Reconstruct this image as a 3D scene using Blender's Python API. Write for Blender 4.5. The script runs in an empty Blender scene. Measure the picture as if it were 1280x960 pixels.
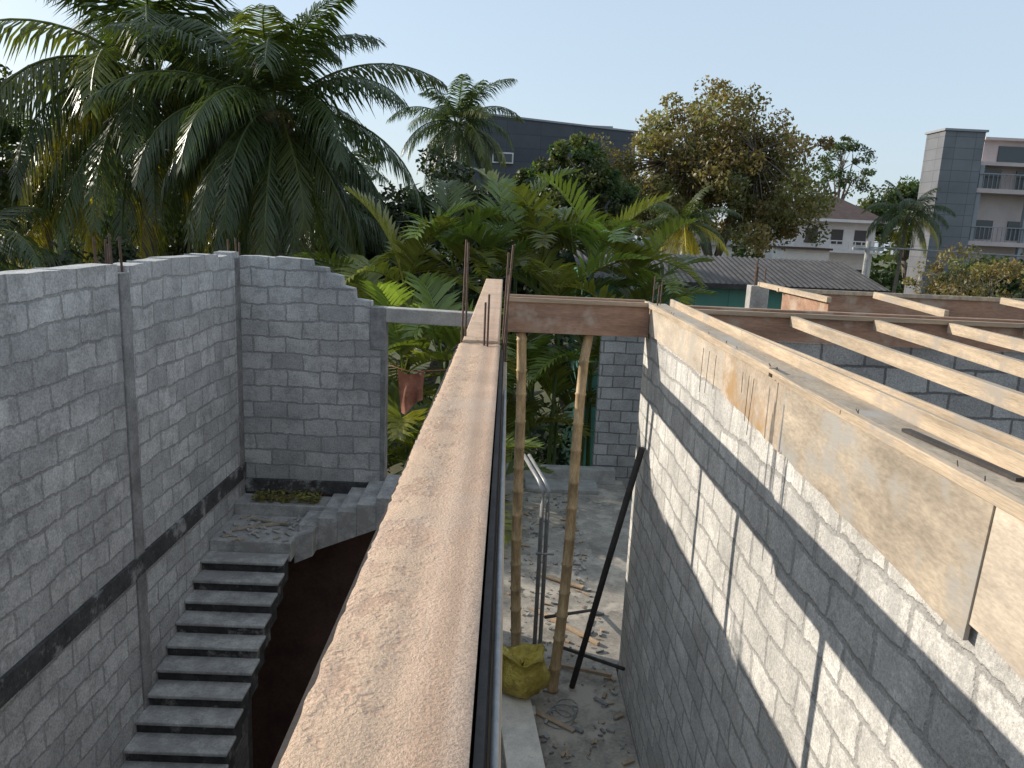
import bpy, math, random
import numpy as np
from mathutils import Vector, Matrix
R=random.Random(7)
sc=bpy.context.scene
# ------------------------------------------------------------------ world / camera / sun
EL=math.radians(22.2); AZ=math.radians(67)
w=bpy.data.worlds.new("World"); sc.world=w; w.use_nodes=True
nt=w.node_tree; nt.nodes.clear()
o=nt.nodes.new('ShaderNodeOutputWorld'); bg=nt.nodes.new('ShaderNodeBackground'); sk=nt.nodes.new('ShaderNodeTexSky')
sk.sky_type='NISHITA'; sk.sun_disc=False; sk.sun_elevation=EL; sk.sun_rotation=2*math.pi-AZ
sk.air_density=1.0; sk.dust_density=1.5; sk.ozone_density=1.2
hz=nt.nodes.new('ShaderNodeMix'); hz.data_type='RGBA'; hz.inputs[0].default_value=.6   # constant pale haze colour painted into the sky, also lifts the fill light
hz.inputs[7].default_value=(4.9,5.9,6.9,1)
nt.links.new(sk.outputs[0],hz.inputs[6]); nt.links.new(hz.outputs[2],bg.inputs[0]); bg.inputs[1].default_value=0.15; nt.links.new(bg.outputs[0],o.inputs[0])
sd=Vector((-math.sin(AZ)*math.cos(EL),math.cos(AZ)*math.cos(EL),math.sin(EL)))
sl=bpy.data.lights.new("sun","SUN"); sl.energy=5.0; sl.angle=math.radians(0.5); sl.color=(1.0,0.92,0.80)
so=bpy.data.objects.new("sun",sl); sc.collection.objects.link(so); so.rotation_mode='QUATERNION'; so.rotation_quaternion=sd.to_track_quat('Z','Y')
so.location=sd*60
cam=bpy.data.cameras.new("camera"); co=bpy.data.objects.new("camera",cam); sc.collection.objects.link(co); sc.camera=co
cam.sensor_width=36; cam.lens=950/1280*36; cam.clip_start=0.05; cam.clip_end=2000
th=math.atan(195/950); ro=math.radians(2.6); ya=math.atan(0.0129)
F=Vector((math.sin(ya)*math.cos(th),math.cos(ya)*math.cos(th),-math.sin(th)))
Rr=F.cross(Vector((0,0,1))).normalized(); U=Rr.cross(F)
R2=Rr*math.cos(ro)+U*math.sin(ro); U2=U*math.cos(ro)-Rr*math.sin(ro)
m=Matrix((R2,U2,-F)).transposed().to_4x4(); co.matrix_world=m
sc.view_settings.view_transform='Standard'; sc.view_settings.look='None'; sc.view_settings.exposure=0

# ------------------------------------------------------------------ mesh builder
class MB:
    def __init__(s): s.v=[];s.f=[];s.m=[];s.c=[]
    def add(s,vs,fs,mi=0,col=(1,1,1)):
        b=len(s.v); s.v+= [tuple(v) for v in vs]; s.c+=[col]*len(vs)
        for f in fs: s.f.append([b+i for i in f]); s.m.append(mi)
    def box(s,x0,x1,y0,y1,z0,z1,mi=0,col=(1,1,1)):
        vs=[(x,y,z) for z in(z0,z1) for y in(y0,y1) for x in(x0,x1)]
        s.add(vs,[(0,2,3,1),(4,5,7,6),(0,1,5,4),(2,6,7,3),(0,4,6,2),(1,3,7,5)],mi,col)
    def obox(s,a,b,w,h,mi=0,col=(1,1,1),up=(0,0,1)):
        a=Vector(a);b=Vector(b);d=(b-a).normalized();sd_=d.cross(Vector(up)).normalized();u=sd_.cross(d)
        vs=[]
        for p in(a,b):
            for i,j in((-1,-1),(1,-1),(1,1),(-1,1)): vs.append(p+sd_*(i*w/2)+u*(j*h/2))
        s.add(vs,[(0,1,2,3),(7,6,5,4),(0,4,5,1),(1,5,6,2),(2,6,7,3),(3,7,4,0)],mi,col)
    def poly(s,pts,vec,mi=0,col=(1,1,1)):
        n=len(pts);v2=[tuple(Vector(p)+Vector(vec)) for p in pts]
        s.add(list(pts)+v2,[tuple(range(n)),tuple(range(2*n-1,n-1,-1))]+[(i,(i+n),((i+1)%n)+n,(i+1)%n) for i in range(n)],mi,col)
    def tube(s,pts,rad,n=8,mi=0,col=(1,1,1)):
        pts=[Vector(p) for p in pts]
        if not isinstance(rad,(list,tuple)): rad=[rad]*len(pts)
        vs=[];fs=[]
        for i,p in enumerate(pts):
            d=(pts[min(i+1,len(pts)-1)]-pts[max(i-1,0)]).normalized()
            ref=Vector((0,0,1)) if abs(d.z)<.9 else Vector((0,1,0))
            a=d.cross(ref).normalized();b=a.cross(d)
            for k in range(n):
                t=2*math.pi*k/n; vs.append(p+(a*math.cos(t)+b*math.sin(t))*rad[i])
        for i in range(len(pts)-1):
            for k in range(n):
                fs.append((i*n+k,i*n+(k+1)%n,(i+1)*n+(k+1)%n,(i+1)*n+k))
        fs.append(tuple(range(n-1,-1,-1)));L=(len(pts)-1)*n;fs.append(tuple(range(L,L+n)))
        s.add(vs,fs,mi,col)
def mkobj(name,mb,mats,parent=None,bevel=0,smooth=False):
    me=bpy.data.meshes.new(name); me.from_pydata(mb.v,[],mb.f); 
    for mt in mats: me.materials.append(mt)
    me.polygons.foreach_set('material_index',mb.m)
    if smooth: me.polygons.foreach_set('use_smooth',[True]*len(mb.f))
    ca=me.color_attributes.new('Col','FLOAT_COLOR','POINT')
    ca.data.foreach_set('color',np.array([list(c)+[1] for c in mb.c],dtype=np.float32).ravel())
    me.update()
    ob=bpy.data.objects.new(name,me); sc.collection.objects.link(ob)
    if parent: ob.parent=parent
    if bevel:
        b=ob.modifiers.new('b','BEVEL'); b.width=bevel; b.segments=2; b.limit_method='ANGLE'
    return ob
def empty(name):
    e=bpy.data.objects.new(name,None); sc.collection.objects.link(e); return e

# ------------------------------------------------------------------ materials
class NM:
    def __init__(s,name):
        s.m=bpy.data.materials.new(name); s.m.use_nodes=True; s.t=s.m.node_tree; s.p=s.t.nodes['Principled BSDF']; s.out=s.t.nodes['Material Output']
        s.tc=s.t.nodes.new('ShaderNodeTexCoord')
    def n(s,t,**k):
        nd=s.t.nodes.new(t)
        for a,b in k.items(): setattr(nd,a,b)
        return nd
    def l(s,a,b): s.t.links.new(a,b)
    def noise(s,scale,detail=4,rough=.6,vec=None,sc3=None):
        nz=s.n('ShaderNodeTexNoise'); nz.inputs['Scale'].default_value=scale; nz.inputs['Detail'].default_value=min(detail,4); nz.inputs['Roughness'].default_value=rough
        v=vec or s.tc.outputs['Object']
        if sc3:
            mp=s.n('ShaderNodeMapping'); mp.inputs['Scale'].default_value=sc3; s.l(v,mp.inputs[0]); v=mp.outputs[0]
        s.l(v,nz.inputs['Vector']); return nz
    def ramp(s,src,stops):
        r=s.n('ShaderNodeValToRGB'); e=r.color_ramp.elements
        while len(e)<len(stops): e.new(.5)
        for i,(p,c) in enumerate(stops):
            e[i].position=p; e[i].color=(c if len(c)==4 else (*c,1)) if isinstance(c,(tuple,list)) else (c,c,c,1)
        s.l(src,r.inputs[0]); return r
    def mix(s,a,b,f,mode='MIX'):
        mx=s.n('ShaderNodeMix',data_type='RGBA',blend_type=mode)
        for inp,v in((6,a),(7,b),(0,f)):
            if hasattr(v,'links') or hasattr(v,'is_linked'): s.l(v,mx.inputs[inp])
            else: mx.inputs[inp].default_value=(v if inp==0 else (*v,1))
        return mx.outputs[2]
    def bump(s,h,st=.5,d=.01,nrm=None):
        b=s.n('ShaderNodeBump'); b.inputs['Strength'].default_value=st; b.inputs['Distance'].default_value=d; s.l(h,b.inputs['Height'])
        if nrm: s.l(nrm,b.inputs['Normal'])
        s.l(b.outputs[0],s.p.inputs['Normal']); return b.outputs[0]
    def col(s,c):
        if isinstance(c,tuple): s.p.inputs['Base Color'].default_value=(*c,1)
        else: s.l(c,s.p.inputs['Base Color'])
    def rough(s,r): s.p.inputs['Roughness'].default_value=r
def simple(name,c,rough=.8,metal=0,var=.25,nsc=6,bmp=.3,bd=.005,fine=60,sc3=None,stain=None):
    k=NM(name); k.rough(rough); k.p.inputs['Metallic'].default_value=metal
    n1=k.noise(nsc,5,.65,sc3=sc3); n2=k.noise(fine,2,.6,sc3=sc3)
    r=k.ramp(n1.outputs[0],[(.3,1-var),(.7,1+var*.6)])
    c1=k.mix(c,r.outputs[0],1.0,'MULTIPLY')
    r2=k.ramp(n2.outputs[0],[(.3,1-var*.5),(.7,1+var*.3)])
    c2=k.mix(c1,r2.outputs[0],1.0,'MULTIPLY')
    if stain:
        n3=k.noise(stain[1],5,.7); r3=k.ramp(n3.outputs[0],[(stain[2],0),(stain[2]+.12,1)])
        c2=k.mix(c2,stain[0],r3.outputs[0])
    k.col(c2); k.bump(n2.outputs[0],bmp,bd)
    return k.m
def blockmat(name,axis,c1,c2,mo,bw=.42,rh=.205,off=(0,0),smear=.35,ms=.014,dirt=(.12,.12,.13),dirtamt=.62,jag=.055,wob=.11,drips=0):
    k=NM(name); k.rough(.92)
    sx=k.n('ShaderNodeSeparateXYZ'); k.l(k.tc.outputs['Object'],sx.inputs[0])
    cb=k.n('ShaderNodeCombineXYZ'); k.l(sx.outputs['XY'.index(axis)],cb.inputs[0]); k.l(sx.outputs[2],cb.inputs[1])
    n1=k.noise(1.9,2); n2=k.noise(17,4,.72)
    def centered(nz,amt):
        s1=k.n('ShaderNodeVectorMath',operation='SUBTRACT'); k.l(nz.outputs['Color'],s1.inputs[0]); s1.inputs[1].default_value=(.5,.5,.5)
        s2=k.n('ShaderNodeVectorMath',operation='SCALE'); k.l(s1.outputs[0],s2.inputs[0]); s2.inputs['Scale'].default_value=amt; return s2.outputs[0]
    a1=k.n('ShaderNodeVectorMath',operation='ADD'); k.l(cb.outputs[0],a1.inputs[0]); k.l(centered(n1,wob),a1.inputs[1])
    a2=k.n('ShaderNodeVectorMath',operation='ADD'); k.l(a1.outputs[0],a2.inputs[0]); k.l(centered(n2,jag),a2.inputs[1])
    a3=k.n('ShaderNodeVectorMath',operation='ADD'); k.l(a2.outputs[0],a3.inputs[0]); a3.inputs[1].default_value=(off[0],off[1],0)
    br=k.n('ShaderNodeTexBrick'); k.l(a3.outputs[0],br.inputs['Vector']); br.offset=.5
    for nme,v in(('Scale',1),('Mortar Size',ms),('Mortar Smooth',.6),('Bias',-.1),('Brick Width',bw),('Row Height',rh)): br.inputs[nme].default_value=v
    br.inputs['Color1'].default_value=(*c1,1); br.inputs['Color2'].default_value=(*c2,1); br.inputs['Mortar'].default_value=(*mo,1)
    n3=k.noise(6,4,.78); r3=k.ramp(n3.outputs[0],[(.47,0),(.60,1)])
    mm=k.n('ShaderNodeMath',operation='MULTIPLY'); k.l(r3.outputs[0],mm.inputs[0]); mm.inputs[1].default_value=smear
    c=k.mix(br.outputs['Color'],tuple(v*1.08 for v in mo),mm.outputs[0])
    n4=k.noise(1.3,4,.75); r4=k.ramp(n4.outputs[0],[(.3,.70),(.7,1.18)]); c=k.mix(c,r4.outputs[0],1.0,'MULTIPLY')
    n5=k.noise(55,4,.8); r5=k.ramp(n5.outputs[0],[(.32,.62),(.62,1.15)]); c=k.mix(c,r5.outputs[0],1.0,'MULTIPLY')
    n6=k.noise(1.6,4,.75,sc3=(1.6,1.6,.35)); r6=k.ramp(n6.outputs[0],[(dirtamt,0),(dirtamt+.1,.6)]); c=k.mix(c,dirt,r6.outputs[0])
    if drips:
        n7=k.noise(1,4,.7,sc3=(9,9,.5)); r7=k.ramp(n7.outputs[0],[(.52,0),(.62,1)])
        mr=k.n('ShaderNodeMapRange'); k.l(sx.outputs[2],mr.inputs[0]); mr.inputs[1].default_value=-2.3; mr.inputs[2].default_value=-1.0; mr.inputs[3].default_value=0; mr.inputs[4].default_value=drips
        m2=k.n('ShaderNodeMath',operation='MULTIPLY'); k.l(r7.outputs[0],m2.inputs[0]); k.l(mr.outputs[0],m2.inputs[1]); c=k.mix(c,(.42,.405,.38),m2.outputs[0])
    k.col(c)
    ad=k.n('ShaderNodeMath',operation='MULTIPLY_ADD'); k.l(br.outputs['Fac'],ad.inputs[0]); ad.inputs[1].default_value=-.7
    k.l(n2.outputs[0],ad.inputs[2])
    ad2=k.n('ShaderNodeMath',operation='MULTIPLY_ADD'); k.l(n5.outputs[0],ad2.inputs[0]); ad2.inputs[1].default_value=.6; k.l(ad.outputs[0],ad2.inputs[2])
    k.bump(ad2.outputs[0],.7,.012)
    return k.m
def leafmat(name,c,trans=.35,rough=.5):
    k=NM(name); at=k.n('ShaderNodeAttribute'); at.attribute_name='Col'
    cc=k.mix(c,at.outputs['Color'],1.0,'MULTIPLY')
    k.col(cc); k.rough(rough); 
    tr=k.n('ShaderNodeBsdfTranslucent'); c3=k.mix(cc,(1.6,1.7,.6),1.0,'MULTIPLY'); k.l(c3,tr.inputs[0])
    ms=k.n('ShaderNodeMixShader'); ms.inputs[0].default_value=trans; k.l(k.p.outputs[0],ms.inputs[1]); k.l(tr.outputs[0],ms.inputs[2]); k.l(ms.outputs[0],k.out.inputs[0])
    return k.m
M={}
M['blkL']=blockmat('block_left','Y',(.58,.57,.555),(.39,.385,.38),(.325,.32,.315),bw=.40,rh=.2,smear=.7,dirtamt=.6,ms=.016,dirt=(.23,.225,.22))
M['blkB']=blockmat('block_back','X',(.55,.54,.525),(.37,.365,.36),(.30,.295,.29),bw=.40,rh=.2,smear=.65,ms=.016,dirt=(.22,.215,.21))
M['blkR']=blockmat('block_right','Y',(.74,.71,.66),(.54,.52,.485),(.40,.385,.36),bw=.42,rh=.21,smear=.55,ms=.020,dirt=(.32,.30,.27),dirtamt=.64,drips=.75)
M['blkF']=blockmat('block_far','X',(.46,.45,.44),(.34,.33,.32),(.17,.165,.16),bw=.45,rh=.24,smear=.15,ms=.018,jag=.03,wob=.05)
M['conc']=simple('concrete',(.40,.385,.36),.9,var=.35,nsc=3,fine=45,bmp=.5,bd=.006)
M['concD']=simple('concrete_dark',(.25,.245,.24),.9,var=.45,nsc=4,fine=40,bmp=.5,bd=.006)
M['moss']=simple('black_moss',(.06,.06,.06),.9,var=.5,nsc=5,fine=40,bmp=.5,bd=.006,stain=((.28,.275,.27),3.5,.54))
M['floor']=simple('concrete_floor',(.35,.315,.27),.9,var=.45,nsc=2,fine=30,bmp=.4,bd=.006,stain=((.47,.42,.35),2.2,.5))
M['step']=simple('stair_concrete',(.41,.40,.385),.9,var=.45,nsc=5,fine=50,bmp=.4,bd=.005,stain=((.29,.28,.265),3,.52))
M['stepd']=simple('riser_stain_and_shade',(.05,.049,.048),.9,var=.6,nsc=7,fine=50,bmp=.4,stain=((.22,.21,.20),5,.56))  # near-black risers: black staining plus shade painted into the colour
M['earth']=simple('red_earth',(.27,.12,.075),.95,var=.4,nsc=2,fine=30)
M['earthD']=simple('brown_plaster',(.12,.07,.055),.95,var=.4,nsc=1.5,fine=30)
M['plywood']=simple('plywood',(.45,.33,.22),.75,var=.3,nsc=3,fine=40,sc3=(1,.25,2),stain=((.34,.30,.27),3,.58))
M['plyR']=simple('plywood_red',(.38,.22,.145),.7,var=.4,nsc=3,fine=30,sc3=(.4,1,2),stain=((.44,.34,.26),2.0,.52))
M['plyG']=simple('plywood_weathered',(.43,.355,.27),.85,var=.4,nsc=3,fine=60,sc3=(1,.4,1.2),stain=((.35,.33,.30),1.6,.49))
M['plyP']=simple('plywood_pale',(.56,.47,.37),.85,var=.3,nsc=4,fine=60,sc3=(1,.5,1.5),stain=((.44,.39,.33),2.4,.5))
M['plyO']=simple('plywood_stained',(.52,.42,.32),.7,var=.35,nsc=3,fine=40,stain=((.40,.25,.12),1.7,.54))
M['timber']=simple('timber',(.50,.39,.275),.75,var=.4,nsc=4,fine=50,sc3=(4,.3,4),stain=((.35,.30,.25),2.5,.52))
M['timberX']=simple('timber_x',(.46,.33,.22),.75,var=.35,nsc=5,fine=50,sc3=(.25,4,4),stain=((.36,.30,.24),3,.56))
M['bamboo']=simple('bamboo',(.56,.39,.21),.5,var=.45,nsc=5,fine=30,sc3=(3,3,.6))
M['rust']=simple('rebar',(.12,.075,.055),.7,.3,var=.4,nsc=20,fine=200)
M['steel']=simple('grey_pipe',(.33,.33,.33),.45,.3,var=.25)
M['dark']=simple('dark_board',(.05,.043,.04),.85,var=.4)
M['white']=simple('white_board',(.72,.67,.58),.7,var=.25,nsc=4,stain=((.50,.45,.38),5,.58))
M['leaf_coco']=leafmat('coconut_leaf',(.060,.083,.028),.30,.34)
M['leaf_areca']=leafmat('areca_leaf',(.14,.185,.055),.38,.33)
M['leaf_br']=leafmat('leaf_brown_green',(.17,.15,.07),.3)
M['leaf_gr']=leafmat('leaf_green',(.06,.09,.035),.3)
M['leaf_dk']=leafmat('leaf_dark',(.03,.048,.02),.2)
M['bark']=simple('bark',(.18,.145,.12),.95,var=.4,nsc=6,fine=25,bmp=.8,bd=.02)
M['cocotr']=simple('coconut_trunk',(.20,.17,.14),.95,var=.4,nsc=3,fine=12,sc3=(1,1,6),bmp=.8,bd=.02)
def beammat():
    k=NM('beam_cement'); k.rough(.95)
    sx=k.n('ShaderNodeSeparateXYZ'); k.l(k.tc.outputs['Object'],sx.inputs[0])
    # soft trowel lines running along the beam
    st=k.noise(1,3,.5,sc3=(22,.35,1)); r=k.ramp(st.outputs[0],[(.30,(.53,.345,.235)),(.5,(.58,.395,.28)),(.72,(.64,.465,.35))])
    # loose sand cast over the left half
    n2=k.noise(7,4,.82); r2=k.ramp(n2.outputs[0],[(.40,0),(.50,1)])
    mr=k.n('ShaderNodeMapRange'); k.l(sx.outputs[0],mr.inputs[0]); mr.inputs[1].default_value=-.09; mr.inputs[2].default_value=-.18; mr.inputs[3].default_value=.12; mr.inputs[4].default_value=1
    mm=k.n('ShaderNodeMath',operation='MULTIPLY'); k.l(r2.outputs[0],mm.inputs[0]); k.l(mr.outputs[0],mm.inputs[1])
    c=k.mix(r.outputs[0],(.66,.47,.33),mm.outputs[0])
    n3=k.noise(2.2,4,.7); r3=k.ramp(n3.outputs[0],[(.3,.82),(.7,1.08)]); c=k.mix(c,r3.outputs[0],1.0,'MULTIPLY')
    n4=k.noise(170,3,.8); r4=k.ramp(n4.outputs[0],[(.34,.70),(.58,1.08)]); c=k.mix(c,r4.outputs[0],.9,'MULTIPLY')
    n5=k.noise(1.2,3,.6); r5=k.ramp(n5.outputs[0],[(.56,0),(.68,.4)]); c=k.mix(c,(.56,.46,.38),r5.outputs[0])
    k.col(c); b=k.bump(n4.outputs[0],.9,.006)
    hm=k.n('ShaderNodeMath',operation='MULTIPLY_ADD'); k.l(mm.outputs[0],hm.inputs[0]); hm.inputs[1].default_value=.8; k.l(n2.outputs[0],hm.inputs[2])
    k.bump(hm.outputs[0],.55,.006,b); return k.m
M['beam']=beammat()

# ------------------------------------------------------------------ ground
GZ=-8.2
g=MB(); g.add([(-700,-700,GZ),(700,-700,GZ),(700,700,GZ),(-700,700,GZ)],[(0,1,2,3)])
k=NM('ground_mat'); n1=k.noise(.15,6,.7); r=k.ramp(n1.outputs[0],[(.35,(.05,.07,.025)),(.55,(.10,.10,.045)),(.7,(.20,.15,.10))]); k.col(r.outputs[0]); n2=k.noise(8,5); k.bump(n2.outputs[0],.7,.05); k.rough(.95)
mkobj('ground',g,[k.m])

# ------------------------------------------------------------------ left block wall
BY=9.0; LX=-3.14
e=empty('block_wall')
b=MB()
def prof_top(y0,y1,base,seed,step=.4):
    rr=random.Random(seed);pts=[];y=y0
    while y<y1-.05:
        y2=min(y+step*rr.choice([1,1,2]),y1);z=base+rr.uniform(-.02,.015)
        n=4
        for q in range(n+1): pts.append((y+(y2-y)*q/n,z+rr.uniform(-.008,.008)))
        y=y2+.001
    return pts
def ywall(mb,x0,x1,y0,y1,z0,top,seed,mi=0):
    pts=[(x0,y0,z0)]+[(x0,a,c) for a,c in prof_top(y0,y1,top,seed)]+[(x0,y1+.01,z0)]
    mb.poly(pts[::-1],(x1-x0,0,0),mi)
ywall(b,LX-.2,LX,-3,6.2,GZ,-.43,1); ywall(b,LX-.2,LX,6.36,BY,GZ,-.43,2)
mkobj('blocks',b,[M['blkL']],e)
b=MB(); b.box(LX-.21,LX+.018,6.2,6.36,GZ,-.50); b.box(LX-.21,LX+.012,BY-.14,BY+.2,GZ,-.48)
mkobj('columns',b,[M['concD']],e,bevel=.008)
b=MB(); b.box(LX-.02,LX+.03,-3,BY,-3.15,-2.97); mkobj('band_beam',b,[M['moss']],e,bevel=.006)
b=MB()
for dx,dy,h in((-.18,6.22,.26),(-.04,6.20,.29),(-.16,6.34,.24),(-.03,6.34,.27),(-.10,6.27,.2),(-.15,BY+.1,.2),(-.03,BY+.03,.22),(-.03,BY+.12,.17)):
    b.tube([(LX+dx,dy,-.6),(LX+dx+R.uniform(-.015,.015),dy,-.48+h)],.011,6)
mkobj('rebars',b,[M['rust']],e)
e=empty('block_wall')
b=MB()
top=[(LX,-.46),(-2.95,-.452),(-2.72,-.465),(-2.71,-.45),(-2.5,-.46),(-2.31,-.47),(-2.30,-.545),(-2.2,-.55),(-2.12,-.56),(-2.11,-.62),(-2.03,-.63),(-1.95,-.65),(-1.94,-.76),(-1.80,-.79),(-1.79,-.91),(-1.60,-.93),(-1.595,-1.0),(-1.42,-1.0)]
pts=[(LX,BY,-3.17)]+[(x,BY,z) for x,z in top]+[(-1.42,BY,-3.17)]
b.poly(pts,(0,.2,0)); mkobj('blocks',b,[M['blkB']],e)
b=MB(); b.box(-1.60,-1.415,BY-.015,BY+.21,-1.5,-.995); b.box(-1.47,-1.412,BY-.012,BY+.212,-3.17,-1.5); mkobj('jamb',b,[M['concD']],e,bevel=.006)
b=MB(); b.box(LX,-1.0,BY-.035,BY+.2,-3.34,-3.172); mkobj('band_beam',b,[M['moss']],e,bevel=.006)
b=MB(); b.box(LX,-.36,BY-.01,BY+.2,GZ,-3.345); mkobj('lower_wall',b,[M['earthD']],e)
b=MB(); b.obox((-1.42,BY+.1,-1.08),(-.3,BY+.1,-1.10),.2,.17); mkobj('concrete_lintel',b,[M['conc']],None,bevel=.01)
b=MB(); b.box(LX,8,-3.2,-3,GZ,-.5); mkobj('block_wall',b,[M['blkB']])  # unseen rear wall, added to keep sky light out of the stairwell

# ------------------------------------------------------------------ stairs
e=empty('concrete_staircase')
b=MB(); rise=.118; run=.222; y=7.82; z=-3.62
sx0,sx1=LX,-2.27
while z>GZ+.1:
    jit=R.uniform(-.012,.012)
    b.box(sx0,sx1+jit+.02,y-run-.02,y+.01,z-.035,z,0)
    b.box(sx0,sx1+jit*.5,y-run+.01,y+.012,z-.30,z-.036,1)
    y-=run; z-=rise
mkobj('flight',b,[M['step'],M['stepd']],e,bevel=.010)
b=MB(); b.box(LX,-2.25,7.835,8.62,-3.72,-3.50); b.box(LX,-2.05,8.6,BY-.04,-3.72,-3.36); mkobj('landing',b,[M['step']],e,bevel=.01)
b=MB(); xs=-2.25; zz=-3.50
for i in range(5):
    zz+=.09; x2=xs+.22
    b.poly([(xs,8.15,zz),(x2,8.15,zz),(x2,8.15,-3.80+.09*(i+1)),(xs,8.15,-3.80+.09*i)],(0,.84,0),0)
    xs=x2
b.poly([(-2.262,8.0,-3.82),(-2.262,8.0,-3.5),(-2.05,8.0,-3.42),(-2.05,8.0,-3.72)],(0,.2,0))
mkobj('upper_flight',b,[M['step']],e,bevel=.008)
b=MB(); b.box(-1.15,-.36,8.15,11,-3.22,-3.05); mkobj('floor_slab',b,[M['floor']],e)
b=MB(); b.box(LX,-.36,-3,BY,GZ,GZ+.06); mkobj('earth_floor',b,[M['earth']])
e=empty('corridor_floor')
b=MB(); b.box(-.36,1.5,-3,15.3,-5.3,-5.1); b.box(1.5,2.6,8.3,15.3,-5.3,-5.1); mkobj('slab',b,[M['floor']],e)
b=MB(); b.box(-.34,-.16,-3,BY+.2,GZ,-5.3); mkobj('under_wall',b,[M['earth']],e)
b=MB(); b.box(.1,2.4,14.95,15.2,-5.1,-4.8); b.box(.55,2.0,14.3,14.95,-5.1,-5.02); mkobj('kerb',b,[M['conc']],e,bevel=.01)
b=MB(); b.box(1.97,4.6,15.25,15.45,-5.3,-1.9); mkobj('block_wall',b,[M['blkF']])

# ------------------------------------------------------------------ long beam
e=empty('concrete_beam')
b=MB()
ny=240; nx=18; X0,X1=-.275,-.023
vs=[];fs=[]
rr=random.Random(3)
for j in range(ny+1):
    y=-1.5+6.1*j/ny; el=rr.uniform(-.003,.003)
    for i in range(nx+1):
        x=X0+(X1-X0)*i/nx
        if i==0: x+=el+.003*math.sin(y*2.1)
        zz=-.70+.002*math.sin(x*60+y*.8)+rr.uniform(-.0012,.0012)*(1.6 if x<-.13 else .5)-(.007 if i in(0,nx) else 0)
        vs.append((x,y,zz))
for j in range(ny):
    for i in range(nx):
        a=j*(nx+1)+i; fs.append((a,a+1,a+nx+2,a+nx+1))
b.add(vs,fs); 
b.box(X0+.002,X1-.002,-1.5,4.6,-.93,-.712)
mkobj('near_beam',b,[M['beam']],e,smooth=True)
b=MB(); b.obox((-.142,4.6,-.80),(-.165,10.25,-.80),.225,.24); mkobj('far_beam',b,[M['beam']],e,bevel=.01)
b=MB(); b.box(-.018,-.004,-1.5,4.55,-.95,-.725); b.box(-.292,-.278,-1.5,4.55,-.95,-.735); b.box(-.29,.0,-1.5,4.55,-.97,-.953)
mkobj('formwork_sides',b,[M['dark']],e)
b=MB(); b.box(.0,.022,-1.5,4.5,-.86,-.79); mkobj('side_batten',b,[M['plywood']],e,bevel=.004)
b=MB(); b.tube([(.012,-1,-.775),(.011,2,-.777),(.014,3.6,-.776)],.007,10); mkobj('steel_bar',b,[M['steel']],e,smooth=True)
b=MB()
for x,y,h,lean in((-.26,4.60,.62,.01),(-.245,4.75,.60,0),(-.10,4.5,.31,.0),(-.12,4.52,.26,.0),(.00,4.62,.6,.03),(-.01,4.75,.55,.015),(.012,4.66,.42,.0)):
    b.tube([(x,y,-1.0),(x,y,-.7),(x+lean,y,-.7+h)],.0065,6)
mkobj('rebars',b,[M['rust']],e)
def bamboo(name,p0,p1,r,seed=0,parent=None):
    p0=Vector(p0);p1=Vector(p1);L=(p1-p0).length;rr=random.Random(seed);pts=[];rad=[];t=0
    side=Vector((rr.uniform(-1,1),rr.uniform(-1,1),0))*.025
    while t<L:
        c=p0.lerp(p1,t/L)+side*math.sin(t*1.3)
        s=r*(1-.2*t/L)
        pts+=[c,c+(p1-p0).normalized()*.02,c+(p1-p0).normalized()*.035]; rad+=[s,s*1.2,s]
        t+=rr.uniform(.26,.36)
    pts.append(p1);rad.append(r*.8)
    mb=MB(); mb.tube(pts,rad,12); return mkobj(name,mb,[M['bamboo']],parent,smooth=True)
for i,yy in enumerate((.6,1.7,2.8,3.9,5.1,6.2)):
    bamboo('bamboo_prop',(-.13,yy,-5.1),(-.14,yy+R.uniform(-.1,.1),-.97),.036,i)
bamboo('bamboo_prop',(.31,8.45,-5.1),(.165,7.9,-1.06),.062,21)
bamboo('bamboo_prop',(.71,7.72,-5.1),(.885,7.9,-1.06),.062,22)

# ------------------------------------------------------------------ cross formwork beam
e=empty('formwork_beam')
b=MB(); b.box(.0,1.48,7.80,7.818,-1.05,-.70); b.box(.0,1.48,8.08,8.098,-1.05,-.70); b.box(.0,1.48,7.82,8.078,-1.05,-1.03); mkobj('side_panels',b,[M['plyR']],e)
b=MB(); b.box(.0,1.49,7.765,7.80,-.735,-.69); b.box(.0,1.49,8.10,8.13,-.735,-.69); mkobj('battens',b,[M['timberX']],e,bevel=.004)
b=MB(); b.box(.01,1.47,7.82,8.078,-1.02,-.80); mkobj('cement',b,[M['concD']],e)

# ------------------------------------------------------------------ right wall
WX=1.5
e=empty('block_wall')
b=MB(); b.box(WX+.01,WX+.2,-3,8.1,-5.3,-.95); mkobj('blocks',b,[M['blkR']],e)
b=MB(); b.box(WX+.012,WX+.198,-3,8.09,-.95,-.72); mkobj('ring_beam',b,[M['plyG']],e)
b=MB()
def panel(y0,y1,zt0,zt1,zb0,zb1,mi,x=0,curl=0):
    n=14;pts=[(WX-.012-x,y0,zt0)]
    pts+=[(WX-.012-x,y1,zt1)]
    for i in range(n+1):
        t=i/n; pts.append((WX-.012-x,y1+(y0-y1)*t+(curl if i==n else 0),zb1+(zb0-zb1)*t+R.uniform(-.012,.008)))
    b.poly(pts,(.016,0,0),mi)
panel(5.02,8.0,-.74,-.74,-1.02,-1.0,0)
panel(3.87,5.03,-.745,-.74,-1.10,-1.03,1,.004)
panel(2.14,3.89,-.745,-.745,-1.20,-1.09,2,.010,.03)
panel(.4,2.19,-.745,-.745,-1.22,-1.15,3,.003)
panel(-1.5,.41,-.745,-.745,-1.2,-1.2,2,.006)
mkobj('formwork_panels',b,[M['plyP'],M['plyO'],M['plyG'],M['plyP']],e)
b=MB()
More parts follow.
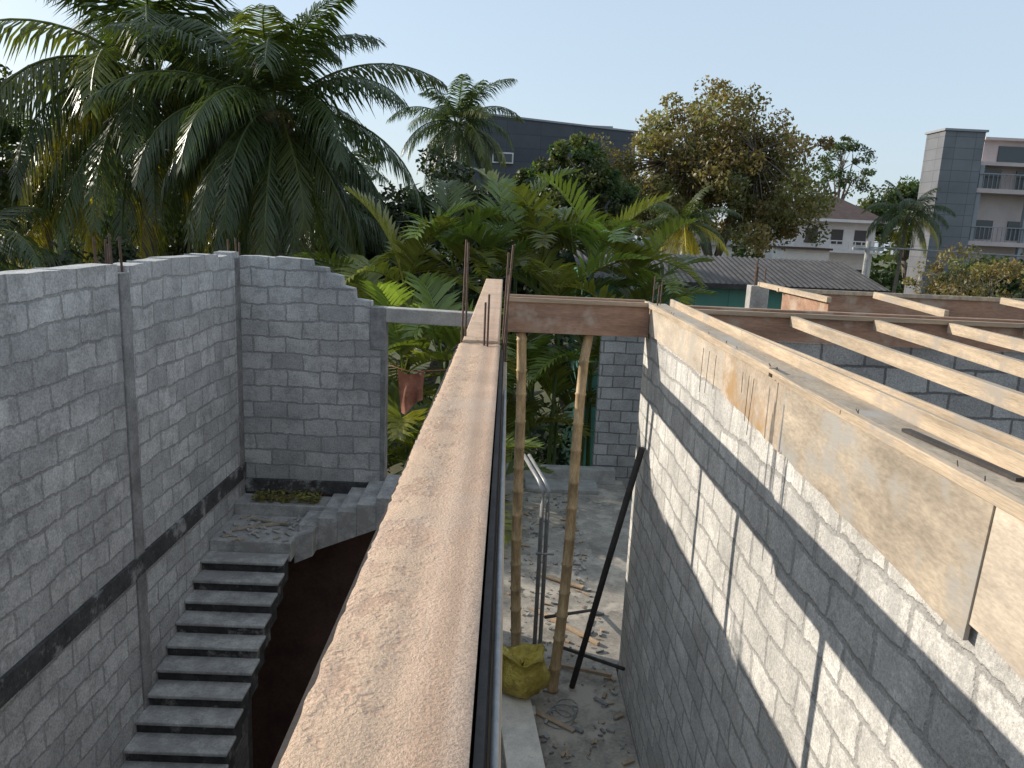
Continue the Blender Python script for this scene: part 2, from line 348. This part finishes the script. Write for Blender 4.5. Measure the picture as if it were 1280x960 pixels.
b.obox((WX-.02,8.0,-.715),(WX-.018,4.1,-.712),.045,.05); b.obox((WX-.03,4.3,-.70),(WX-.015,3.2,-.72),.035,.02)
b.obox((WX-.01,4.07,-.725),(WX-.006,1.9,-.722),.04,.045); b.obox((WX-.012,1.87,-.722),(WX-.01,-1.5,-.722),.04,.045)
b.obox((WX+.215,7.9,-.70),(WX+.215,-1.5,-.70),.025,.10)
mkobj('battens',b,[M['timber']],e,bevel=.004)
b=MB(); b.obox((WX+.33,7.3,-.80),(WX+.30,-1.5,-.80),.15,.025); mkobj('planks',b,[M['plyR']],e)
b=MB(); b.obox((WX+.1,2.9,-.712),(WX+.16,2.3,-.712),.035,.012); mkobj('offcut',b,[M['dark']],e)
b=MB()
for i in range(14):
    y=R.uniform(2.2,7.5); b.tube([(WX-.02,y,-.69),(WX-.02+R.uniform(-.01,.01),y+R.uniform(-.01,.01),-.672)],.002,5)
for i in range(6):
    y=R.uniform(4.0,5.6); b.tube([(WX-.03,y,-.80),(WX-.034,y+R.uniform(-.02,.02),-.80-R.uniform(.12,.35))],.002,4)
for dx,dy,h in((.03,7.95,.28),(.12,8.0,.24),(.04,7.75,.2)): b.tube([(WX+dx,dy,-.9),(WX+dx+.01,dy,-.7+h)],.007,6)
mkobj('nails_and_rebars',b,[M['rust']],e)

e=empty('roof_formwork')
b=MB(); b.box(1.73,9.0,7.42,7.44,-.98,-.70); b.box(1.73,9.0,7.72,7.74,-.98,-.70); mkobj('far_panels',b,[M['plyR']],e)
b=MB(); b.box(1.73,9.0,7.38,7.42,-.74,-.695); b.box(1.73,9.0,7.74,7.78,-.74,-.695); mkobj('far_battens',b,[M['timberX']],e,bevel=.004)
b=MB()
for x0,x1 in((2.80,2.48),(3.62,3.05),(4.35,4.0),(5.1,4.9),(5.9,5.7),(6.7,6.5)):
    b.obox((x0,7.37,-.77),(x1,.2,-.75),.055,.10)
b.obox((1.80,7.37,-.76),(2.02,1.0,-.76),.022,.13)
mkobj('joists',b,[M['timber']],e,bevel=.004)
b=MB(); b.box(1.72,9.2,7.45,7.71,-5.3,-.99); mkobj('block_wall',b,[M['blkF']])
b=MB(); b.box(1.7,9.2,-3,7.45,-5.3,-5.1); mkobj('room_floor',b,[M['floor']])
b=MB(); b.box(9.0,9.2,-3,7.40,-5.1,-.9); mkobj('block_wall',b,[M['blkL']])
e=empty('roof_formwork')
b=MB(); b.box(3.5,8.5,9.6,9.62,-.95,-.62); b.box(3.48,3.5,8.2,9.6,-.95,-.62); mkobj('panels',b,[M['plyR']],e)
b=MB(); b.obox((3.44,8.1,-.60),(3.44,10.4,-.60),.05,.06); b.box(3.4,8.6,9.56,9.60,-.64,-.59); b.obox((4.6,9.5,-.62),(4.6,7.9,-.68),.05,.08); b.obox((6.2,9.5,-.62),(6.2,7.9,-.68),.05,.08); mkobj('battens',b,[M['timber']],e,bevel=.004)
b=MB(); b.box(3.3,3.55,10.3,10.5,-5.3,-.62); b.box(3.5,9,9.63,9.8,-5.3,-1.0); mkobj('columns',b,[M['conc']],e,bevel=.01)
b=MB()
for x,y in((3.35,10.35),(3.42,10.45),(3.5,10.36),(6.9,8.0),(7.0,8.05),(7.1,8.0),(7.2,8.08),(7.05,7.9),(3.38,10.46)):
    b.tube([(x,y,-1),(x+R.uniform(-.02,.02),y,-.40+R.uniform(0,.14))],.009,6)
mkobj('rebars',b,[M['rust']],e)

# ------------------------------------------------------------------ things in corridor
b=MB(); b.tube([(.94,7.79,-5.09),(1.20,7.65,-3.6),(1.46,7.5,-2.15)],.035,10); mkobj('dark_pole',b,[M['dark']],smooth=True)
b=MB(); b.tube([(1.42,9.6,-5.08),(.6,7.9,-4.3)],.02,6); b.tube([(1.44,7.4,-4.6),(.85,8.6,-5.07)],.02,6); mkobj('thin_poles',b,[M['dark']])
b=MB(); 
for dx in(0,.07):
    b.tube([(.54+dx,8.65,-5.08),(.55+dx,8.8,-3.3),(.56+dx,8.85,-3.14),(.50+dx,9.0,-3.05),(.33+dx,9.8,-2.98)],.026,10)
b.tube([(.5,8.72,-3.9),(.72,8.72,-3.9)],.015,6)
mkobj('bent_pipes',b,[M['steel']],smooth=True)
b=MB(); b.obox((.24,7.5,-4.95),(.40,6.0,-4.97),.36,.08); b.obox((.2,7.2,-5.04),(.5,7.2,-5.04),.15,.10); b.obox((.2,6.2,-5.05),(.55,6.2,-5.05),.15,.10); mkobj('white_board',b,[M['white']],bevel=.006)
b=MB(); b.obox((.5,9.6,-5.07),(1.35,8.7,-5.07),.05,.04);b.obox((.7,10.6,-5.07),(1.3,10.2,-5.06),.08,.03);b.obox((.8,8.2,-5.07),(1.4,7.9,-5.0),.04,.04)
b.obox((.5,7.3,-5.08),(.9,7.0,-5.08),.06,.02)
mkobj('timber_offcuts',b,[M['plywood']],bevel=.004)
b=MB()
rr=random.Random(11)
for i in range(560):
    x=rr.uniform(-.2,1.45); y=rr.uniform(5.5,14.5)
    if rr.random()<.5: x=rr.choice([rr.uniform(1.15,1.45),rr.uniform(.4,.8)])
    s=rr.choice([.01,.012,.015,.02,.03,.04]);a=rr.uniform(0,3.14)
    dx,dy=math.cos(a)*s*rr.uniform(.6,2),math.sin(a)*s*rr.uniform(.6,2)
    b.obox((x-dx,y-dy,-5.09+s*.2),(x+dx,y+dy,-5.09+s*.3),s,s*.5,rr.choice([0,0,1,1,2,2]))
mkobj('rubble',b,[M['conc'],M['plywood'],M['concD']])
b=MB()
for kx in range(3):
    c=(.75+.05*kx,7.2+.1*kx,-5.085); b.tube([(c[0]+(.16-.02*kx)*math.cos(t*.4),c[1]+.16*math.sin(t*.4),c[2]+.006*math.sin(t)) for t in range(17)],.006,5)
mkobj('cable_coil',b,[M['steel']])
kb=NM('yellow_plastic'); kb.rough(.3); nb=kb.noise(7,4); rb=kb.ramp(nb.outputs[0],[(.3,(.34,.25,.04)),(.6,(.60,.47,.08)),(.75,(.75,.68,.38))]); kb.col(rb.outputs[0]); kb.bump(kb.noise(12,4,.75).outputs[0],1,.05)
b=MB(); rr=random.Random(5); prof=[(.02,0),(.17,.0),(.24,.06),(.27,.15),(.26,.25),(.22,.33),(.19,.38),(.21,.43),(.23,.46),(.18,.44),(.13,.38),(.02,.33)]
vs=[];fs=[];nn=40
for j,(r_,h) in enumerate(prof):
    for i in range(nn):
        a=2*math.pi*i/nn; q=r_*(1+.07*math.sin(4*a+j*.6)+.05*math.sin(9*a+j)+rr.uniform(-.03,.03)); vs.append((.34+q*math.cos(a)*1.08,7.42+q*math.sin(a)*.9,-4.91+h+(.045*math.sin(2*a+1)+.02*math.sin(5*a) if j>4 else 0)))
for j in range(len(prof)-1):
    for i in range(nn): fs.append((j*nn+i,j*nn+(i+1)%nn,(j+1)*nn+(i+1)%nn,(j+1)*nn+i))
b.add(vs,fs); mkobj('yellow_plastic_bag',b,[kb.m],smooth=True)
kc=simple('red_brown_cloth',(.40,.17,.11),.9,var=.4,nsc=8)
b=MB(); vs=[];fs=[]
for j in range(13):
    for i in range(17):
        u=i/16;v=j/12; vs.append((-1.32+.34*u*(1-.2*v)+.05*v,9.35+.03*math.sin(u*11+v*2)+.02*math.sin(v*9),-1.80-.12*u*(1-u)*4*.4-(.50+.06*math.sin(u*5+1)-.10*u)*v))
for j in range(12):
    for i in range(16): a=j*17+i; fs.append((a,a+1,a+18,a+17))
b.add(vs,fs); b.tube([(-1.42,9.35,-1.75),(-1.15,9.35,-1.82),(-.4,9.35,-1.74)],.006,5)
mkobj('hanging_cloth',b,[kc],smooth=True)
b=MB(); rr=random.Random(9)
for i in range(420):
    x=rr.uniform(-2.95,-2.15); y=rr.uniform(8.65,8.93); z=-3.35+rr.uniform(0,.07); a=rr.uniform(0,6.28); s=rr.uniform(.02,.05)
    d=Vector((math.cos(a),math.sin(a),rr.uniform(-.4,.6)))*s; q=Vector((-math.sin(a),math.cos(a),rr.uniform(-.4,.4)))*s*.4; c=Vector((x,y,z)); g_=rr.uniform(.6,2.2)
    b.add([c-d,c+q,c+d,c-q],[(0,1,2,3)],0,(g_,g_*rr.uniform(.8,1.2),g_*.7))
mkobj('leaf_litter',b,[M['leaf_br']])
b=MB()
for i in range(45):
    x=rr.uniform(-3.05,-2.3); y=rr.uniform(7.85,8.55); a=rr.uniform(0,3); s=rr.uniform(.015,.07); dx,dy=math.cos(a)*s,math.sin(a)*s
    b.obox((x-dx,y-dy,-3.49),(x+dx,y+dy,-3.48),.025,.015,rr.choice([0,0,1]))
b.obox((-3.0,8.1,-3.48),(-2.5,8.35,-3.48),.06,.02,1); b.obox((-2.9,8.45,-3.48),(-2.4,8.3,-3.47),.04,.02,1)
mkobj('rubble',b,[M['conc'],M['plyG']])

# ------------------------------------------------------------------ palms
def frond(mb,o,az,el,L,droop,ll,npair,wd,hang,lift,rr,col,mi=0,rmi=1,curve=0,t0=.13,fwd=.40):
    n=14; p=Vector(o); pts=[p.copy()]; dirs=[]
    for kx in range(n):
        t=(kx+1)/n; e_=el-droop*t**1.3; a_=az+curve*t*t
        d=Vector((math.cos(e_)*math.cos(a_),math.cos(e_)*math.sin(a_),math.sin(e_))); dirs.append(d); p=p+d*(L/n); pts.append(p.copy())
    mb.tube(pts,[.03*L/4*(1-.8*i/n)+.004 for i in range(n+1)],4,rmi,(col[0]*1.6,col[1]*1.5,col[2]*1.2))
    for i in range(npair):
        t=t0+(1-t0)*(i+.5)/npair; f=t*n; a=min(int(f),n-1); q=pts[a].lerp(pts[a+1],f-a); d=dirs[a]
        side=d.cross(Vector((0,0,1)))
        if side.length<.05: side=Vector((math.sin(az),-math.cos(az),0))
        side.normalize(); up=side.cross(d)
        l=ll*(math.sin(math.pi*min(1,(t*.82+.14)))**.6)
        for sg in(-1,1):
            if rr.random()<.05: continue
            dd=(side*sg+d*(fwd+.5*t+rr.uniform(-.1,.15))+up*lift+Vector((0,0,-hang*rr.uniform(.5,1.4)))).normalized()
            d2=(dd+Vector((0,0,-.30-hang*.9*rr.uniform(.7,1.3)))).normalized()
            l2=l*rr.uniform(.8,1.15)
            w_=d*wd*rr.uniform(.8,1.2)/2
            m1=q+dd*l2*.5; tip=m1+d2*l2*.5
            g_=rr.uniform(.7,1.3); c=(col[0]*g_,col[1]*g_,col[2]*g_)
            mb.add([q-w_*.6,q+w_*.6,m1+w_,m1-w_,tip],[(0,1,2,3),(3,2,4)],mi,c)
def coconut(name,base,crown,L,nf,seed,yellow=0,nuts=True,el_lo=-45):
    rr=random.Random(seed); e=empty(name); mb=MB()
    b0=Vector(base);c0=Vector(crown);pts=[];rad=[]
    for i in range(25):
        t=i/24; pts.append(b0.lerp(c0,t)+Vector((math.sin(t*2.5)*.3*(1-t),0,0))); rad.append((.20-.08*t)*(1.04 if i%2 else 1)*L/4.2+ (.12*(1-t)**8))
    mb.tube(pts,rad,10); mkobj('trunk',mb,[M['cocotr']],e,smooth=True)
    mb=MB()
    for i in range(nf):
        t=i/(nf-1); az=i*2.39996+rr.uniform(-.3,.3); el=math.radians(84-(84-el_lo)*t**.85+rr.uniform(-9,9))
        dr=math.radians(42+50*math.sin(math.pi*min(1,t+.12))+rr.uniform(-15,18)); 
        if el<0: dr=min(dr,math.radians(88)+el)
        yl=(t>.6 and rr.random()<yellow)
        col=(6.0,3.6,1.0) if yl else (rr.uniform(.7,1.35),)*3
        if not yl and rr.random()<.2: col=(col[0]*1.6,col[1]*1.35,col[2])
        if t>.93 and not yl: col=(2.8,1.9,1.5)
        frond(mb,c0+Vector((math.cos(az),math.sin(az),0))*.1,az,el,L*rr.uniform(.8,1.08)*(1 if t>.12 else .8),dr,L*.25,76,.05*L/4.2,.35+1.1*t,.10*(1-t),rr,col,curve=rr.uniform(-.4,.4))
    mkobj('fronds',mb,[M['leaf_coco'],M['leaf_coco']],e)
    if nuts:
        mb=MB()
        for i in range(14):
            a=rr.uniform(0,6.28);c=c0+Vector((math.cos(a)*rr.uniform(.2,.4),math.sin(a)*rr.uniform(.2,.4),-rr.uniform(.1,.55)))
            mb.tube([c+Vector((0,0,.13)),c+Vector((0,0,.08)),c,c-Vector((0,0,.08)),c-Vector((0,0,.13))],[.02,.1,.125,.1,.02],8)
        for i in range(16):
            a=rr.uniform(0,6.28); d=Vector((math.cos(a),math.sin(a),0)); mb.tube([c0,c0+d*.4-Vector((0,0,.1)),c0+d*.6-Vector((0,0,.8))],[.05,.035,.015],5)
        mkobj('coconuts',mb,[simple('coconut_husk'+name+str(seed),(.24,.14,.05),.7)],e,smooth=True)
coconut('coconut_palm',(-6.6,20.5,GZ),(-5.95,20,2.6),4.7,50,1,yellow=0,el_lo=-68)
coconut('coconut_palm',(-11.5,23,GZ),(-10.3,23,3.7),5.9,50,2,yellow=.28,el_lo=-60)
coconut('coconut_palm',(-3.2,48,GZ),(-3.4,48,6.0),4.6,42,3,nuts=False,el_lo=-70)
coconut('coconut_palm',(19.8,40,GZ),(20.5,40,1.6),2.6,26,4,yellow=.5,nuts=False,el_lo=-60)
coconut('coconut_palm',(-16.5,27,GZ),(-16,27,1.0),5.0,30,5,yellow=.4)
coconut('coconut_palm',(7.5,32,GZ),(7.2,32,.5),2.4,22,6,yellow=.9,nuts=False,el_lo=-60)
coconut('coconut_palm',(-8.0,30,GZ),(-7.6,30,0.4),4.6,30,7,yellow=.1)
coconut('coconut_palm',(-11.8,16,GZ),(-11.5,16,-1.2),3.2,24,8,yellow=.2,nuts=False)

def areca(name,stems,seed,L=2.1):
    rr=random.Random(seed); e=empty(name); mb=MB(); ms=MB()
    for (x,y,z) in stems:
        bx=x+rr.uniform(-.4,.4);by=y+rr.uniform(-.4,.4)
        ms.tube([(bx,by,GZ),(bx*.5+x*.5,by*.5+y*.5,(GZ+z)/2),(x,y,z)],[.06,.05,.035],8)
        nf=rr.randint(6,8); a0=rr.uniform(0,6)
        for i in range(nf):
            t=i/(nf-1); az=a0+i*2.39996+rr.uniform(-.3,.3); el=math.radians(84-52*t+rr.uniform(-8,8)); c=rr.uniform(.55,1.5)
            frond(mb,(x,y,z),az,el,L*rr.uniform(.8,1.2),math.radians(rr.uniform(45,100)),L*.34,19,.115,.02,.55,rr,(c*rr.uniform(.95,1.4),c,c*.9),curve=rr.uniform(-.3,.3),t0=.2,fwd=.65)
    mkobj('stems',ms,[M['leaf_areca']],e,smooth=True); mkobj('fronds',mb,[M['leaf_areca'],M['leaf_areca']],e)
areca('areca_palm',[(-.2,17,-1.1),(.8,17.5,-.8),(1.9,17,-.9),(.2,18.5,-.5),(1.2,16.6,-2.1)],1,2.3)
areca('areca_palm',[(-2.2,16.5,-1.4),(-1.2,17.2,-1.0),(-3.1,17,-2.0),(-2.0,15,-3.0),(-1.2,14.5,-2.6),(-2.9,14.8,-3.6)],2,2.2)
areca('areca_palm',[(3.0,17.3,-1.5),(2.6,16.6,-2.4),(.6,16.8,-3.6),(1.3,17.2,-4.2),(-.3,16.2,-3.4),(2.0,16.8,-3.2),(.2,17,-5)],3,2.1)
areca('areca_palm',[(-1.0,13,-4.6),(-1.7,13.4,-4.0),(-.6,12.6,-5.2),(-2.4,13.5,-4.9)],4,1.8)

# ------------------------------------------------------------------ broadleaf trees
def leafcloud(centers,radii,nper,size,seed,tint,flat=.8):
    r=np.random.RandomState(seed); C=[];T=[]
    for c,rad,tn in zip(centers,radii,tint):
        d=r.normal(size=(nper,3)); d/=np.linalg.norm(d,axis=1)[:,None]; q=d*(rad*r.uniform(.25,1.05,size=(nper,1))**.6); q[:,2]*=flat
        C.append(np.array(c)+q); T.append(np.tile(np.array(tn),(nper,1))*r.uniform(.7,1.3,size=(nper,1)))
    C=np.vstack(C);T=np.vstack(T);N=len(C)
    a=r.normal(size=(N,3)); a/=np.linalg.norm(a,axis=1)[:,None]; b=np.cross(a,r.normal(size=(N,3))); b/=np.linalg.norm(b,axis=1)[:,None]
    s=size*r.uniform(.6,1.3,size=(N,1)); A=a*s;B=b*s*.5
    V=np.stack([C-A,C-A*.1+B,C+A,C-A*.1-B],1).reshape(-1,3)
    return V,np.repeat(T,4,0)
def cloudobj(name,V,T,mat,parent=None):
    me=bpy.data.meshes.new(name); N=len(V)//4
    me.vertices.add(len(V)); me.vertices.foreach_set('co',V.astype(np.float32).ravel())
    me.loops.add(len(V)); me.loops.foreach_set('vertex_index',np.arange(len(V),dtype=np.int32))
    me.polygons.add(N); me.polygons.foreach_set('loop_start',np.arange(0,len(V),4,dtype=np.int32))
    try: me.polygons.foreach_set('loop_total',np.full(N,4,dtype=np.int32))
    except Exception: pass
    me.update(calc_edges=True); me.materials.append(mat)
    ca=me.color_attributes.new('Col','FLOAT_COLOR','POINT'); ca.data.foreach_set('color',np.hstack([T,np.ones((len(T),1))]).astype(np.float32).ravel())
    ob=bpy.data.objects.new(name,me); sc.collection.objects.link(ob)
    if parent: ob.parent=parent
    return ob
def tree(name,base,cc,rad,mat,seed,ncl=60,nper=350,size=.16,clr=.2,trunk_r=.3,fmin=.3,lo=-.55):
    rr=random.Random(seed); e=empty(name); cs=[];rs=[];ts=[]
    while len(cs)<ncl:
        d=Vector((rr.gauss(0,1),rr.gauss(0,1),rr.gauss(0,1))).normalized(); f=rr.uniform(fmin,1)**.5
        if d.z<lo: continue
        f*=.92+.09*math.sin(d.x*5+seed)+.08*math.sin(d.z*7+d.y*4)
        cs.append((cc[0]+d.x*rad[0]*f,cc[1]+d.y*rad[1]*f,cc[2]+d.z*rad[2]*f)); rs.append(max(rad)*clr*rr.uniform(.5,1.3)); g_=rr.uniform(.6,1.4); ts.append((g_*rr.uniform(.85,1.3),g_,g_*rr.uniform(.7,1)))
    V,T=leafcloud(cs,rs,nper,size,seed,ts); cloudobj('crown',V,T,mat,e)
    mb=MB(); b0=Vector(base); fork=b0.lerp(Vector((cc[0],cc[1],cc[2]-rad[2]*.8)),.9)
    mb.tube([b0,b0.lerp(fork,.5)+Vector((.1,0,0)),fork],[trunk_r*1.3,trunk_r,trunk_r*.75],10)
    limbs=[]
    for i in range(6):
        a=i*1.05+rr.uniform(-.3,.3); p=Vector((cc[0]+math.cos(a)*rad[0]*.4,cc[1]+math.sin(a)*rad[1]*.4,cc[2]+rr.uniform(-.2,.3)*rad[2])); limbs.append(p)
        mb.tube([fork,fork.lerp(p,.5)+Vector((0,0,.1*rad[2])),p],[trunk_r*.6,trunk_r*.4,trunk_r*.22],7)
    for c in cs:
        c=Vector(c); p=min(limbs,key=lambda q:(q-c).length); mb.tube([p,p.lerp(c,.5)+Vector((rr.uniform(-.1,.1),0,.05)),c],[trunk_r*.2,trunk_r*.1,trunk_r*.04],5)
    mkobj('trunk_and_limbs',mb,[M['bark']],e,smooth=True)
tree('broadleaf_tree',(14.0,46,GZ),(11.8,45,3.1),(7.8,5,5.4),M['leaf_br'],1,290,170,.13,.12,fmin=.05,lo=-.8)
tree('broadleaf_tree',(2.6,40,GZ),(3.1,40,1.5),(3.3,2.5,3.3),M['leaf_gr'],2,110,180,.13,.18,fmin=.1)
tree('sparse_tree',(29.5,70,GZ),(29.4,70,6.0),(2.8,2.5,3.8),M['leaf_gr'],3,60,60,.13,.14,.22)
tree('broadleaf_tree',(40,75,GZ),(38.5,75,2.2),(5.0,5,3.6),M['leaf_gr'],4,60,200,.22,.22)
tree('broadleaf_tree',(11.5,18,GZ),(11.5,18,-1.2),(2.1,1.6,1.3),M['leaf_br'],5,70,110,.045,.13,.07)
tree('broadleaf_tree',(-17,22,GZ),(-16.3,22,1.0),(2.8,3,3.2),M['leaf_gr'],6,70,200,.10,.22)
tree('broadleaf_tree',(-12,34,GZ),(-11.5,34,-1.0),(7,4,4.4),M['leaf_dk'],7,100,220,.18,.20)
tree('broadleaf_tree',(-4,33,GZ),(-2.6,33,-1.8),(4.6,3,4.2),M['leaf_dk'],8,90,220,.15,.22)
tree('broadleaf_tree',(3,27,GZ),(2.2,27,-3.0),(4.4,2.5,3.4),M['leaf_dk'],9,80,220,.13,.22)
tree('broadleaf_tree',(-8,17.5,GZ),(-8,17.5,-3.6),(4,2,2.6),M['leaf_dk'],10,60,220,.10,.22)
tree('broadleaf_tree',(23,36,GZ),(23.0,36,-2.6),(4.0,2.5,2.4),M['leaf_gr'],12,60,200,.14,.2)
rr=random.Random(4); cs=[];rs=[];ts=[]
for i in range(240):
    x=-95+190*i/240; y=82+rr.uniform(-6,8); cs.append((x,y,rr.uniform(-6,1.5)+1.5*math.sin(x*.13))); rs.append(rr.uniform(2,4)); g_=rr.uniform(.6,1.3); ts.append((g_,g_,g_))
V,T=leafcloud(cs,rs,150,.45,5,ts); cloudobj('distant_trees',V,T,M['leaf_gr'])
cs=[];rs=[];ts=[]
for i in range(90):
    x=rr.uniform(-16,16); cs.append((x,rr.uniform(17,24)+(0 if x<3 else 9),GZ+rr.uniform(.3,3.5 if x<3 else 2))); rs.append(rr.uniform(.8,1.5)); g_=rr.uniform(.5,1.3); ts.append((g_,g_,g_))
V,T=leafcloud(cs,rs,200,.13,6,ts); cloudobj('undergrowth',V,T,M['leaf_dk'])

# ------------------------------------------------------------------ buildings
def panelmat(name,c,bw,rh,ln=.02,line=(.05,.05,.05),rough=.5):
    k=NM(name); sx=k.n('ShaderNodeSeparateXYZ'); k.l(k.tc.outputs['Object'],sx.inputs[0]); ad=k.n('ShaderNodeMath',operation='ADD'); k.l(sx.outputs[0],ad.inputs[0]); k.l(sx.outputs[1],ad.inputs[1])
    cb=k.n('ShaderNodeCombineXYZ'); k.l(ad.outputs[0],cb.inputs[0]); k.l(sx.outputs[2],cb.inputs[1])
    br=k.n('ShaderNodeTexBrick'); br.offset=0; k.l(cb.outputs[0],br.inputs['Vector'])
    for nme,v in(('Scale',1),('Mortar Size',ln),('Mortar Smooth',.1),('Brick Width',bw),('Row Height',rh)): br.inputs[nme].default_value=v
    br.inputs['Color1'].default_value=(*c,1); br.inputs['Color2'].default_value=(c[0]*.85,c[1]*.85,c[2]*.87,1); br.inputs['Mortar'].default_value=(*line,1)
    n=k.noise(.8,5); r=k.ramp(n.outputs[0],[(.3,.8),(.7,1.1)]); k.col(k.mix(br.outputs['Color'],r.outputs[0],1.0,'MULTIPLY')); k.rough(rough); return k.m
glass=NM('window_glass'); glass.col((.04,.05,.06)); glass.rough(.1); glass=glass.m
whitep=simple('white_paint',(.76,.75,.73),.7,var=.12,nsc=1,fine=10)
pinkp=simple('pink_paint',(.55,.46,.44),.7,var=.12,nsc=1,fine=10)
greyp=simple('grey_paint',(.28,.29,.31),.7,var=.12,nsc=1,fine=10)
e=empty('dark_clad_building')
b=MB(); b.poly([(-3.5,60,GZ),(9.6,62,GZ),(9.6,62,7.7),(-3.5,60,8.3)],(-.5,14,0)); mkobj('walls',b,[panelmat('slate_cladding',(.06,.068,.085),3.0,1.0,.03,(.035,.038,.045))],e)
b=MB(); b.poly([(-3.6,59.9,8.3),(9.7,61.9,7.7),(9.7,61.9,7.82),(-3.6,59.9,8.45)],(-.5,14.2,0)); b.box(5,8,64,68,7.7,8.35); mkobj('parapet',b,[greyp],e)
b=MB(); b.box(-1.5,.1,60.2,60.55,4.8,5.6); mkobj('window_frame',b,[whitep],e); b=MB(); b.box(-1.4,-.75,60.15,60.22,4.9,5.5); b.box(-.65,0,60.15,60.22,4.9,5.5); mkobj('window_panes',b,[glass],e)
e=empty('green_shed')
b=MB(); b.box(2.2,9.6,20.2,25.8,GZ,-1.15); mkobj('walls',b,[panelmat('green_sheet',(.09,.27,.21),.9,5,.012,(.05,.15,.12))],e)
b=MB(); vs=[];fs=[]; n=260
for i in range(n+1):
    x=1.9+8.1*i/n; d=.022*math.sin(i*math.pi/2.5)
    vs+=[(x,19.8,-1.18+d),(x,23,-.55+d),(x,26.2,-1.18+d)]
for i in range(n):
    for j in(0,1): a=i*3+j; fs.append((a,a+3,a+4,a+1))
b.add(vs,fs); mkobj('corrugated_roof',b,[simple('asbestos_roof',(.075,.07,.068),.9,var=.4,nsc=2,fine=20)],e,smooth=True)
b=MB(); b.box(1.9,10.0,19.78,19.80,-1.30,-1.17); mkobj('fascia',b,[M['dark']],e)
e=empty('white_house')
b=MB(); b.box(22.2,28.4,60,67,GZ,1.75); b.box(20.6,24,57.5,60,GZ,-.6); mkobj('walls',b,[whitep],e)
b=MB(); b.add([(21.6,59.3,1.75),(29.1,59.3,1.75),(29.1,67.7,1.75),(21.6,67.7,1.75),(24.4,63.5,3.7),(26.4,63.5,3.7)],[(0,1,5,4),(1,2,5),(2,3,4,5),(3,0,4),(3,2,1,0)]); b.box(20.4,24.1,57.2,60,-.6,-.45)
mkobj('roof',b,[simple('roof_tile',(.10,.065,.055),.85,var=.3,nsc=2,fine=12)],e)
b=MB()
for x in(23.0,25.0,26.8): b.box(x,x+.9,59.95,60.02,-.1,1.0)
for x in(22.4,25.8,27.2): b.box(x,x+.8,59.95,60.02,-3.2,-2)
mkobj('windows',b,[glass],e)
b=MB(); b.box(24.0,28.5,59.0,60,-.75,-.6); b.box(21.6,29.1,59.25,59.3,1.55,1.76)
for i in range(10): b.box(24.1+i*.48,24.16+i*.48,59.02,59.07,-.6,.1)
b.box(24.0,28.5,59.0,59.07,.1,.18); mkobj('balcony',b,[whitep],e)
e=empty('apartment_building')
b=MB(); b.box(24.5,26.8,45,47.0,GZ,6.5); mkobj('lift_tower',b,[panelmat('grey_cladding',(.17,.175,.19),1.15,.62,.02,(.09,.095,.105))],e)
b=MB(); b.box(24.4,26.9,44.9,47.1,6.5,6.62); mkobj('tower_cap',b,[greyp],e)
b=MB(); b.box(26.81,42,46.4,50,GZ,4.9); b.box(28.3,42,47.5,50,4.9,6.4); mkobj('body',b,[pinkp],e)
b=MB()
for z in(-6.2,-3.0,.2,3.2): b.box(26.9,42,45.2,46.4,z,z+.25)
b.box(28.1,42.2,47.1,50.2,6.4,6.55); b.box(26.85,42.2,45.3,46.4,4.75,4.95); mkobj('slabs',b,[pinkp],e)
b=MB()
for z in(-5.9,-2.7,.5,3.4):
    for x in(27.4,29.8,32,35,38): b.box(x,x+1.5,46.34,46.42,z+.1,z+1.2)
b.box(29.2,31,47.44,47.52,5.2,6.1); mkobj('windows',b,[glass],e)
b=MB()
for z in(-2.75,.45,3.45):
    for i in range(56): b.box(27+i*.26,27.03+i*.26,45.25,45.28,z,z+.8)
    b.box(26.95,42,45.23,45.30,z+.8,z+.86)
for x in(27.0,30,34,38): b.box(x,x+.25,45.3,45.55,GZ,4.75)
mkobj('railings',b,[greyp],e)
e=empty('distant_house'); b=MB(); b.box(12.5,18,62,68,GZ,-.6); mkobj('walls',b,[whitep],e); b=MB(); b.add([(12,61.5,-.6),(18.5,61.5,-.6),(18.5,68.5,-.6),(12,68.5,-.6),(14,65,.6),(16.5,65,.6)],[(0,1,5,4),(1,2,5),(2,3,4,5),(3,0,4),(3,2,1,0)]); mkobj('roof',b,[M['concD']],e)
b=MB(); b.box(10.2,30,28,28.2,GZ,-3.2); mkobj('boundary_wall',b,[M['conc']])
e=empty('utility_pole'); b=MB(); b.tube([(13.9,30,GZ),(14.0,30,.1)],[.13,.09],10); b.box(13.4,14.6,29.95,30.05,-.25,-.15)
mkobj('pole',b,[M['conc']],e)
b=MB()
for zz,xo in((-.1,13.5),(-.12,14.0),(-.1,14.5)):
    b.tube([(xo,30,zz),(xo+8,30.5,zz-.12),(xo+16,31,zz-.02),(xo+30,32,zz+.2)],.016,4)
mkobj('wires',b,[M['steel']],e)
